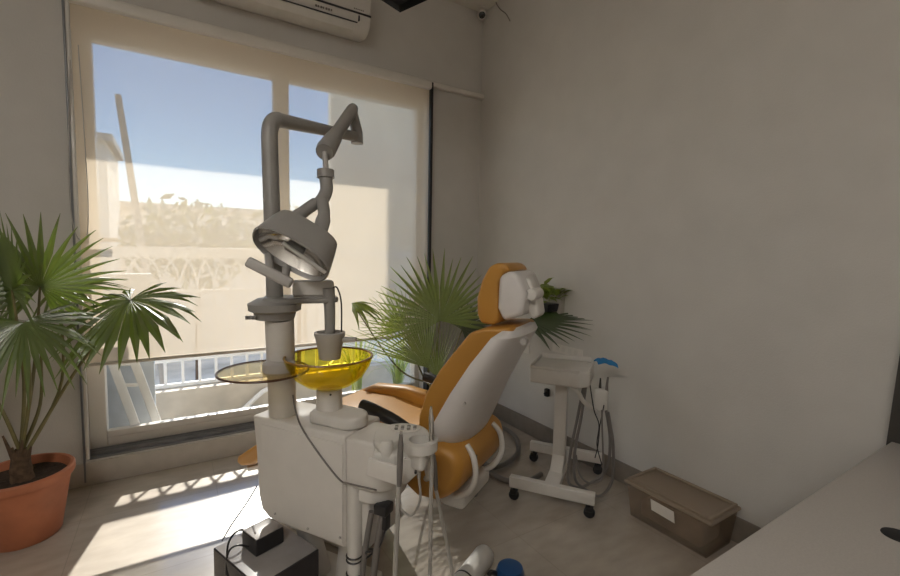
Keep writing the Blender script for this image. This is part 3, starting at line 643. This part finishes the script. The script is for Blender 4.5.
# ================================================================== INSTRUMENT CART
CC = V((1.886, 1.77, 0)); cu = V((.57, -.8216, 0)); cn = V((-.8216, -.57, 0))
ct = root('instrument_cart', 'white instrument cart on castors standing by the right wall', 'cart', tuple(CC))
def cq(a, b, z): return CC + cu*a + cn*b + Z*z
for b_ in (.25, -.25):
    MB().box((-.225, b_-.02, .075), (.225, b_+.02, .135), (cu, cn, Z), CC).build('base_beam', 'white', ct, bevel=.004)
    for a_ in (-.20, .20):
        cst = MB().lathe([(0, -.013), (.026, -.013), (.028, -.008), (.028, .008), (.022, .013), (0, .013)], cq(a_, b_, .028), 20, (cu, Z, cn)).build('castor', 'rubber', ct, smooth=True)
        MB().box((-.02, -.017, .035), (.02, .017, .06), (cu, cn, Z), cq(a_, b_, 0)).tube([cq(a_, b_, .055), cq(a_, b_, .077)], .008, 8).build('castor_fork', 'black', cst, bevel=.005)
MB().box((-.04, -.235, .085), (.04, .235, .128), (cu, cn, Z), CC).build('base_spine', 'white', ct, bevel=.004)
MB().box((-.035, -.03, .12), (.035, .03, .645), (cu, cn, Z), CC).build('post', 'white', ct, bevel=.004)
MB().prism([(-.05, .128), (.10, .128), (.035, .20), (-.03, .20)], -.035, .035, cn, Z, cu, CC).build('post_gusset', 'white', ct, bevel=.003)
tm = MB(); a0, a1, b0, b1, z0, z1 = -.155, .165, -.13, .165, .645, .748
tm.prism([(a0, b0), (a1-.04, b0), (a1, b0+.04), (a1, b1-.05), (a1-.05, b1), (a0, b1)], z0, z0+.085, cu, cn, Z, CC)
trc = tm.build('tray', 'white2', ct, bevel=.012)
rim = MB(); rim.box((a0, b0, z0+.085), (a1-.02, b0+.012, z1+.01), (cu, cn, Z), CC); rim.box((a0, b1-.012, z0+.085), (a1-.05, b1, z1-.006), (cu, cn, Z), CC)
rim.box((a0, b0, z0+.085), (a0+.012, b1, z1), (cu, cn, Z), CC); rim.box((a1-.012, b0+.04, z0+.085), (a1, b1-.06, z1-.002), (cu, cn, Z), CC)
rim.build('tray_rim', 'white', trc, bevel=.003)
HPc = at(601, 398, CC.dot(fw)-.02)
hcv = V((cu.x, cu.y, 0))
MB().box((-.038, -.032, -.065), (.038, .032, .055), (cu, cn, Z), HPc).build('holder_block', 'white2', ct, bevel=.012)
MB().tube(spline([cq(.05, .10, .645), at(578, 392, 2.4), at(584, 402, 2.42), at(597, 412, CC.dot(fw)-.03)], 5), .012, 10).build('holder_arm', 'white2', ct, smooth=True)
dc = CC.dot(fw)-.05
for i, L in enumerate(([(584, 385), (578, 415), (570, 455), (568, 480), (575, 487), (585, 486), (606, 470), (610, 440), (606, 410)],
          [(586, 385), (581, 418), (575, 450), (575, 478), (585, 489), (600, 496), (612, 480), (613, 445), (608, 412)],
          [(590, 385), (594, 410), (599, 425), (597, 445), (602, 465)],
          [(604, 405), (600, 425), (598, 445), (595, 458)],
          [(576, 455), (580, 475), (590, 483), (602, 478), (603, 455), (602, 425), (602, 410)])):
    tubeo('hose', [at(*p_, dc - .012*i) for p_ in L], (.008, .008, .003, .003, .005)[i], ('hose', 'hose', 'black', 'black', 'hose')[i], ct, 8)
hp = root('cart_handpiece', 'thin dark handpiece standing in the holder of the cart', 'handpiece', tuple(at(608, 392, dc)))
MB().tube([at(606.5, 394, dc), at(607, 384, dc), at(608, 377, dc)], [.010, .007, .005], 10).build('grip', 'hose', hp, smooth=True)
MB().tube([at(600, 388, dc+.01), at(600.5, 378, dc+.01)], [.008, .004], 10).build('tip', 'black', hp, smooth=True)
# blue crumpled cloth on the cart's far corner
random.seed(11); g = MB(); c = at(606, 362, CC.dot(fw)+.05); nn = 10
for i in range(nn+1):
    for j in range(nn+1):
        a_, b_ = (i/nn-.5), (j/nn-.5); e_ = 1 - (abs(2*a_)**3 + abs(2*b_)**3)/2
        g.v.append(c + rd*(a_*.12) + V((fw.x, fw.y, 0))*(b_*.08) + Z*(.034*e_*random.uniform(.5, 1.3) - .018 - .02*a_))
for i in range(nn):
    for j in range(nn): q_ = i*(nn+1)+j; g.f.append((q_, q_+1, q_+nn+2, q_+nn+1))
tag(g.build('blue_cloth', 'bluec', sub=1, solid=.006), 'crumpled bright blue cloth on the far corner of the cart tray', 'cloth')

# ================================================================== STORAGE TUB
tub = root('storage_tub', 'cloudy plastic storage tub with lid on the floor by the right wall', 'storage tub', (2.105, 1.2, 0))
def tb_(z0_, z1_, x0, x1, y0_, y1_, ins, th):
    m_ = MB()
    def ringp(z_, k_): 
        return [V((x0+k_, y0_+k_, z_)), V((x1-k_, y0_+k_, z_)), V((x1-k_, y1_-k_, z_)), V((x0+k_, y1_-k_, z_))]
    rs = [ringp(z0_, ins), ringp(z1_, 0), ringp(z1_, th), ringp(z0_+th, ins+th)]
    for r_ in rs: m_.v += r_
    for i in range(3):
        for j in range(4): m_.f.append((i*4+j, i*4+(j+1) % 4, i*4+4+(j+1) % 4, i*4+4+j))
    m_.f.append((0, 1, 2, 3)); m_.f.append((12, 13, 14, 15)); return m_
tb_(0, .175, 1.985, 2.232, .96, 1.385, .018, .004).build('body', 'tub', tub, bevel=.035)
MB().box((2.03, 1.015, .008), (2.20, 1.335, .10), ).build('packed_contents', 'tubcon', tub, bevel=.02)
MB().box((1.972, .947, .172), (2.236, 1.398, .19)).build('lid', 'tublid', tub, bevel=.009)
l2 = MB(); 
for (a, b) in (((1.985, .96, .19), (2.225, .975, .202)), ((1.985, 1.37, .19), (2.225, 1.385, .202)), ((1.985, .975, .19), (2.0, 1.37, .202)), ((2.21, .975, .19), (2.225, 1.37, .202))): l2.box(a, b)
l2.build('lid_rim', 'tublid', tub, bevel=.004)
lab_ = MB(); pA, pB = V((1.985, 1.255, .16)), V((1.985, 1.115, .16))
lab_.add([V((1.980, 1.245, .155)), V((1.980, 1.125, .150)), V((1.984, 1.12, .095)), V((1.984, 1.24, .10))], [(0, 1, 2, 3)]).build('paper_label', 'paper', tub, solid=.002)

# ================================================================== PALMS
def fan(m, hub, axis, nor, L, n, spread, droop=.12, fuse=.5, wid=1.0, seed=0, cup_=.0):
    rnd = random.Random(seed); A_ = axis.normalized(); N_ = (nor - A_*nor.dot(A_)).normalized(); T_ = N_.cross(A_)
    dth = 2*spread/(n-1)
    for i in range(n):
        th = -spread + dth*i + rnd.uniform(-.15, .15)*dth
        d_ = (A_*math.cos(th) + T_*math.sin(th)); s_ = (T_*math.cos(th) - A_*math.sin(th))
        l_ = L*(.78 + .22*math.cos(th*.7))*rnd.uniform(.92, 1.05); hw = math.tan(dth/2)*l_*fuse*wid; dp = droop*rnd.uniform(.6, 1.5)
        vs = []; rs = (0, .12, .3, fuse, .68, .84, 1.0); k0 = len(m.v)
        for t_ in rs:
            if t_ <= fuse: w_ = hw*(t_/fuse)*1.04
            else: w_ = hw*(1-((t_-fuse)/(1-fuse)))**.85
            w_ = max(w_, .0008)
            base = hub + d_*(l_*t_) + N_*(cup_*l_*t_*t_) - Z*(l_*dp*t_**2.6)
            vs += [base - s_*w_ - N_*(w_*.45), base + N_*(w_*.1), base + s_*w_ - N_*(w_*.45)]
        fs = []
        for k in range(len(rs)-1):
            a_ = 3*k; fs += [(a_, a_+1, a_+4, a_+3), (a_+1, a_+2, a_+5, a_+4)]
        m.add(vs, fs)
    return m
def frond(parent, base, mid, hub, axis, nor, L, n, spread, mat, seed, pr0=.009, **kw):
    o = fan(MB(), hub, axis, nor, L, n, spread, seed=seed, **kw).build('leaf', mat, parent)
    pts = spline([base, mid, hub], 6); k = len(pts)
    MB().tube(pts, [pr0*(1-.55*i/k) for i in range(k)], 8).build('leaf_stalk', 'stem', o, smooth=True)
    return o
toc = -fw                                                            # towards the viewer
def scr(a, deg=0): return (rt*math.cos(R_(a)) + up*math.sin(R_(a)) + fw*math.sin(R_(deg)))   # a direction as it runs in space, a = angle above the horizontal
# left palm
PX, PY = -.62, 2.72
lp = root('potted_fan_palm', 'fan palm in a terracotta pot at the left of the window', 'potted palm', (PX, PY, 0))
pot = MB().lathe([(0, 0), (.125, 0), (.132, .01), (.158, .17), (.173, .27), (.184, .272), (.19, .285), (.19, .308), (.184, .315), (.172, .313), (.166, .295), (.158, .255), (0, .255)], (PX, PY, 0), 48).build('pot', 'terra', lp, smooth=True)
sm = MB(); n = 18; random.seed(3)
sm.v.append(V((PX, PY, .275)))
for rr_ in (.06, .12, .164):
    for j in range(24): q = j*math.pi/12; sm.v.append(V((PX+rr_*math.cos(q), PY+rr_*math.sin(q), .270 + random.uniform(-.006, .008))))
for j in range(24):
    k2 = (j+1) % 24; sm.f += [(0, 1+j, 1+k2), (1+j, 25+j, 25+k2, 1+k2), (25+j, 49+j, 49+k2, 25+k2)]
sm.build('soil', 'soil', lp, smooth=True)
tk = MB(); tk.tube(spline([(PX, PY, .27), (PX-.003, PY, .34), (PX+.002, PY, .42)], 4), [.045, .043, .04, .042, .038, .036, .034, .03, .02], 12)
tk.build('trunk', 'bark', lp, smooth=True)
for a_, b_ in (((-.03, -.02), (-.07, .50)), ((.035, -.02), (.06, .43)), ((.0, -.04), (.02, .47)), ((-.02, -.035), (-.03, .44))):
    MB().tube([(PX+a_[0]*.6, PY+a_[1]*.6, .36), (PX+b_[0]*.7, PY-.03, b_[1])], [.012, .004], 8).build('old_stalk', 'bark', lp, smooth=True)
bs = V((PX, PY, .40))
def L1(px, py, y=2.6): return aty(px, py, y)
frond(lp, bs, L1(34, 370, 2.70), L1(40, 287, 2.62), scr(82), toc*.8 + rt*.55, .36, 32, 2.6, 'leafd', 1, droop=.10, fuse=.42)
frond(lp, bs, L1(24, 380, 2.66), L1(12, 290, 2.50), scr(105), toc*.7 - rt*.5, .36, 28, 2.4, 'leafd', 2, droop=.12, fuse=.45)
frond(lp, bs, L1(30, 390, 2.6), L1(24, 322, 2.45), scr(-60, -35), up*.8 + toc*.45, .30, 26, 2.0, 'leafd', 3, droop=.30)
frond(lp, bs + V((.02, 0, 0)), L1(75, 372, 2.66), L1(130, 300, 2.60), (toc*.75 - up*.55 + rt*.12), up*.8 + toc*.5, .35, 32, 2.75, 'leafd', 4, droop=.34, fuse=.66, wid=1.1)
frond(lp, bs + V((.02, 0, 0)), L1(62, 380, 2.85), L1(58, 286, 2.92), scr(5), toc*.4 + up, .30, 18, 1.3, 'leafd', 5, droop=.25)
frond(lp, bs, L1(-10, 390, 2.6), L1(-70, 330, 2.5), scr(175), up + toc*.5, .36, 22, 2.2, 'leafd', 6, droop=.25)
frond(lp, bs, L1(40, 405, 2.70), L1(41, 352, 2.68), scr(80), toc + rt, .12, 5, .25, 'leafd', 8, droop=.0, fuse=.6)
# corner palm
CX, CY = 1.62, 2.72
rp_ = root('potted_fan_palm', 'fan palm in the far right corner behind the dental chair', 'potted palm', (CX, CY, 0))
MB().lathe([(0, 0), (.11, 0), (.15, .26), (.16, .27), (.16, .30), (.148, .30), (.14, .25), (0, .25)], (CX, CY, 0), 36).build('pot', 'dark', rp_, smooth=True)
MB().lathe([(0, .27), (.139, .255), (.139, .25), (0, .245)], (CX, CY, 0), 24).build('soil', 'soil', rp_, smooth=True)
MB().tube([(CX, CY, .25), (CX, CY, .42)], [.04, .03], 10).build('trunk', 'bark', rp_, smooth=True)
bs = V((CX, CY, .40))
frond(rp_, bs, aty(435, 365, 2.68), aty(440, 321, 2.62), scr(98, 0), toc + up*.15, .52, 30, 1.85, 'leafr', 21, droop=.05, fuse=.45)
frond(rp_, bs, aty(432, 395, 2.6), aty(428, 368, 2.5), scr(120, 0), toc + up*.3 + rt*.2, .60, 24, .72, 'leafr', 22, droop=.05, fuse=.35)
frond(rp_, bs, aty(437, 395, 2.66), aty(437, 378, 2.6), scr(98, 0), toc + rt*.3, .42, 18, .6, 'leafr', 27, droop=.02, fuse=.3)
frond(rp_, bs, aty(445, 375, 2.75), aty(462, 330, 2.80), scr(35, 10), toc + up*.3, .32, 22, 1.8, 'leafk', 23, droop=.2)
frond(rp_, bs, aty(400, 370, 2.72), aty(352, 303, 2.70), scr(-8, -10), up + toc*.3, .24, 7, 1.0, 'leafr', 24, droop=.45, fuse=.4, pr0=.007)
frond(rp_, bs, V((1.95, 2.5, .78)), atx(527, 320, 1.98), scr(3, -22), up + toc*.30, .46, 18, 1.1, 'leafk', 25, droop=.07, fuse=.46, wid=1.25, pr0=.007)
frond(rp_, bs, aty(425, 380, 2.8), aty(405, 330, 2.9), scr(140, 0), toc + up*.4, .36, 18, .9, 'leafr', 26, droop=.06, fuse=.35)

# wall planter
wp = root('wall_planter', 'pale wall panel holding a dark pot of bright green trailing leaves', 'planter', (XR-.03, 2.26, 1.02))
MB().box((XR-.02, 2.115, .94), (XR-.001, 2.42, 1.128)).build('back_panel', 'pmat', wp, bevel=.003)
MB().box((XR-.045, 2.112, .93), (XR-.018, 2.145, 1.13)).build('side_strip', 'curb', wp, bevel=.003)
pc2 = atx(545, 311, XR-.10)
MB().prism([(-.06, 0), (.06, 0), (.075, .055), (-.075, .055)], -.045, .07, Y, Z, X, pc2).build('pot', 'dark', wp, bevel=.008)
random.seed(9); pm_ = MB()
for i in range(40):
    o_ = pc2 + V((random.uniform(-.04, .04), random.uniform(-.08, .06), random.uniform(.05, .11))); a_ = random.uniform(0, 6.28); d_ = V((math.cos(a_), math.sin(a_), random.uniform(.1, 1.4))).normalized()
    o_ = o_ + d_*random.uniform(.02, .05) + Z*random.uniform(0, .03); s_ = d_.cross(Z).normalized(); L_ = random.uniform(.06, .10); w_ = L_*.36; nn_ = s_.cross(d_)
    pm_.add([o_, o_+d_*L_*.35+s_*w_+nn_*.006, o_+d_*L_*.35, o_+d_*L_*.35-s_*w_+nn_*.006, o_+d_*L_*.75+s_*w_*.7-nn_*.002, o_+d_*L_*.75-nn_*.008, o_+d_*L_*.75-s_*w_*.7-nn_*.002, o_+d_*L_-nn_*.022],
            [(0, 1, 2), (0, 2, 3), (1, 4, 5, 2), (2, 5, 6, 3), (4, 7, 5), (5, 7, 6)])
pm_.build('leaves', 'leafy', wp)

# ================================================================== WALL FITTINGS
ac = root('air_conditioner', 'white split air conditioner high above the window', 'air conditioner', (.65, D-.11, 2.825))
prof_ = [(a_, b_ + .07) for a_, b_ in [(0, 3.06), (-.20, 3.05), (-.215, 3.02), (-.215, 2.86), (-.20, 2.80), (-.16, 2.765), (-.10, 2.755), (0, 2.775)]]
MB().prism([(a, b) for a, b in prof_], .12, 1.175, Y, Z, X, (0, D, 0)).build('body', 'white', ac, bevel=.012)
MB().prism([(-.217, 2.938), (-.2175, 3.09), (-.222, 3.09), (-.222, 2.938)], .135, 1.16, Y, Z, X, (0, D, 0)).build('front_panel', 'white', ac, bevel=.002)
MB().prism([(-.213, 2.926), (-.213, 2.937), (-.2185, 2.937), (-.2185, 2.926)], .135, 1.172, Y, Z, X, (0, D, 0)).build('panel_gap', 'dark', ac)
MB().prism([(-.200, 2.868), (-.17, 2.838), (-.10, 2.827), (-.10, 2.822), (-.172, 2.832), (-.206, 2.865)], .18, 1.06, Y, Z, X, (0, D, 0)).build('louvre', 'white2', ac, bevel=.002)
MB().box((1.085, D-.2185, 2.885), (1.092, D-.205, 2.917)).build('display_slot', 'dark', ac)
MB().prism([(-.1985, 2.872), (-.1985, 2.877), (-.2085, 2.877), (-.2075, 2.872)], .16, 1.08, Y, Z, X, (0, D, 0)).build('louvre_gap', 'dark', ac)
for k, wd_ in enumerate((.012, .008, .012, .006, .011, .010, .008)):
    MB().box((.80+.0165*k, D-.2165, 2.893), (.80+.0165*k+wd_, D-.2095, 2.904)).build('print', 'logo', ac)
for k in range(6): MB().box((1.05+.012*k, D-.2235, 2.947), (1.058+.012*k, D-.221, 2.954)).build('print', 'logo', ac)
# security camera
cc_ = at(482, 16, 3.62); cc_ = V((2.20, 3.085, 3.31))
sc_ = root('security_camera', 'small white dome security camera in the ceiling corner', 'security camera', (2.20, 3.085, HC))
MB().lathe([(0, HC), (.045, HC), (.045, HC-.012), (.03, HC-.02), (0, HC-.02)], (2.20, 3.085, 0), 24).build('mount', 'white', sc_, smooth=True)
lk = (C0 - cc_).normalized(); lx = lk.orthogonal().normalized(); ly = lk.cross(lx)
MB().lathe([(0, -.04), (.025, -.036), (.037, -.02), (.04, 0), (.037, .02), (.03, .032), (.025, .034)], cc_, 24, (lx, ly, lk)).build('ball', 'white', sc_, smooth=True)
MB().lathe([(0, .038), (.026, .034), (.026, .028), (0, .028)], cc_, 20, (lx, ly, lk)).build('lens', 'lens', sc_, smooth=True)
wi = [(497, -6), (496, 2), (500, 9), (506, 14), (510, 21)]
tag(tubeo('loose_wire', [atx(*p_, XR-.012) for p_ in wi], .004, 'logo', None, 6), 'loose dark wire hanging from the ceiling beside the security camera', 'wire')
# ceiling monitor: only its lower corner hangs into view
mo = root('ceiling_monitor', 'black ceiling-hung monitor, only its bottom corner in view', 'monitor', tuple(at(402, -40, 2.1)))
k0 = at(400, 13, 2.1); ka = (at(444, -7, 2.18) - k0).normalized(); kb = (at(371, -14, 2.25)-k0).normalized(); kb = (kb - ka*kb.dot(ka)).normalized(); kc = ka.cross(kb); kc = kc if kc.z > 0 else -kc
MB().box((0, 0, 0), (.42, .30, .035), (ka, kb, kc), k0).build('case', 'screen', mo, bevel=.004)
MB().tube([k0 + ka*.21 + kb*.15 + kc*.03, (k0 + ka*.21 + kb*.15).xy.to_3d() + Z*HC], .018, 12).build('ceiling_post', 'dark', mo, smooth=True)
# sockets on the right wall
sk = root('wall_socket', 'small white wall socket plate just right of the chair headrest', 'socket', tuple(atx(526, 347, XR)))
c = atx(526, 347, XR); MB().box((XR-.009, c.y-.045, c.z-.045), (XR-.0005, c.y+.045, c.z+.045)).build('plate', 'plate', sk, bevel=.003)
MB().box((XR-.011, c.y-.02, c.z-.02), (XR-.008, c.y+.02, c.z+.02)).build('switch', 'white', sk, bevel=.001)
c = atx(566, 350, XR)
sk = root('wall_switchboard', 'wide white switch plate on the wall right above the cart tray', 'switch', tuple(c))
MB().box((XR-.009, c.y-.15, c.z-.03), (XR-.0005, c.y+.12, c.z+.03)).build('plate', 'plate', sk, bevel=.003)
for k in range(4): MB().box((XR-.011, c.y-.11+.055*k, c.z-.016), (XR-.008, c.y-.08+.055*k, c.z+.016)).build('switch', 'white', sk, bevel=.001)
c = atx(548, 392, XR)
pg = root('black_plug', 'small black plug on the wall just left of the cart post', 'plug', tuple(c))
MB().box((XR-.03, c.y-.022, c.z-.028), (XR-.0005, c.y+.012, c.z+.028)).build('body', 'rubber', pg, bevel=.006)
MB().tube([(XR-.03, c.y-.01, c.z), (XR-.045, c.y-.01, c.z-.004)], .008, 8).build('grip', 'rubber', pg)

# ================================================================== DESK AND BOARD
dk = root('desk', 'pale grey laminate desk jutting out from the right wall near the viewer', 'desk', (1.4, .1, 0))
YD = .468; ZD = .69
top_ = MB().box((.45, -.28, ZD-.028), (XR-.004, YD, ZD)).build('desktop', 'desk', dk, bevel=.002)
MB().box((.48, -.25, 0), (.505, YD-.03, ZD-.029)).build('side_panel', 'desk', dk, bevel=.002)
MB().box((XR-.04, -.25, 0), (XR-.02, YD-.03, ZD-.029)).build('side_panel', 'desk', dk, bevel=.002)
MB().box((.506, -.26, .25), (XR-.041, -.243, ZD-.029)).build('modesty_panel', 'desk', dk, bevel=.002)
gp = atz(899, 536, ZD)
MB().lathe([(0, .004), (.026, .004), (.032, .002), (.033, 0), (0, 0)], (gp.x, gp.y, ZD), 28).build('cable_grommet', 'rubber', top_, smooth=True)
b0 = atx(887.5, 441.5, XR-.02); b1 = atx(901, 350, XR-.02)
lbd = MB().prism([(b0.y+.002, .66), (b1.y, b1.z), (b1.y-.02, b1.z+.14), (-.05, b1.z+.14), (-.05, .66)], XR-.03, XR-.004, Y, Z, X)
tag(lbd.build('leaning_board', 'board', bevel=.002), 'dark board standing against the right wall behind the desk, at the picture edge', 'board')

# ================================================================== LIGHT
sd = V((-.2, -1, -.778)).normalized()
sl = bpy.data.lights.new('sun', 'SUN'); sl.energy = 14.0; sl.angle = R_(.55); sl.color = (1, .95, .87)
so = bpy.data.objects.new('sun', sl); col.objects.link(so); so.location = (3, 12, 9); so.rotation_euler = sd.to_track_quat('-Z', 'Y').to_euler()
wd = bpy.data.worlds.new('sky'); sc.world = wd; wd.use_nodes = True; wn = wd.node_tree; wn.nodes.clear()
wo = wn.nodes.new('ShaderNodeOutputWorld'); bg = wn.nodes.new('ShaderNodeBackground'); sky = wn.nodes.new('ShaderNodeTexSky')
sky.sky_type = 'NISHITA'; sky.sun_disc = False; sky.sun_elevation = R_(50); sky.sun_rotation = R_(110); sky.air_density = 1.0; sky.dust_density = .3; sky.ozone_density = 3.0
wn.links.new(sky.outputs[0], bg.inputs[0]); wn.links.new(bg.outputs[0], wo.inputs[0]); bg.inputs[1].default_value = .58
# unseen glowing panels added on the ceiling's left side as fill light
em, en, eo = nt('fill_emission'); ee = en.nodes.new('ShaderNodeEmission'); ee.inputs[0].default_value = (1, .955, .89, 1); ee.inputs[1].default_value = FILL; en.links.new(ee.outputs[0], eo.inputs[0]); M['lit'] = em
for lx_, ly_, lab_t in ((-1.45, -.2, 'unseen square fill panel added by the left wall, nearest the window wall'), (-1.45, -1.6, 'unseen square fill panel added by the left wall, farthest from the window wall')):
    cl = root('fill_panel', lab_t, 'fill light', (lx_, ly_, HC), 'added fill panels')
    MB().box((lx_-.32, ly_-.32, HC-.03), (lx_+.32, ly_+.32, HC)).build('frame', 'white', cl, bevel=.004)
    MB().box((lx_-.30, ly_-.30, HC-.034), (lx_+.30, ly_+.30, HC-.0305)).build('fill_glow', 'lit', cl)
# portal in the window opening guides the skylight
pl_ = bpy.data.lights.new('window_portal', 'AREA'); pl_.shape = 'RECTANGLE'; pl_.size = WX1-WX0; pl_.size_y = WZ1-WZ0; pl_.cycles.is_portal = True
po = bpy.data.objects.new('window_portal', pl_); col.objects.link(po); po.location = ((WX0+WX1)/2, D+DEP+.02, (WZ0+WZ1)/2); po.rotation_euler = (R_(-90), 0, 0)

sc.view_settings.view_transform = 'Standard'; sc.view_settings.look = 'None'; sc.view_settings.gamma = 1; sc.view_settings.use_curve_mapping = False
sc.view_settings.exposure = -.34
cy = sc.cycles
cy.use_denoising = True; cy.max_bounces = 12; cy.diffuse_bounces = 8; cy.glossy_bounces = 4; cy.transparent_max_bounces = 16; cy.transmission_bounces = 4
cy.sample_clamp_indirect = 6; cy.caustics_reflective = False; cy.caustics_refractive = False
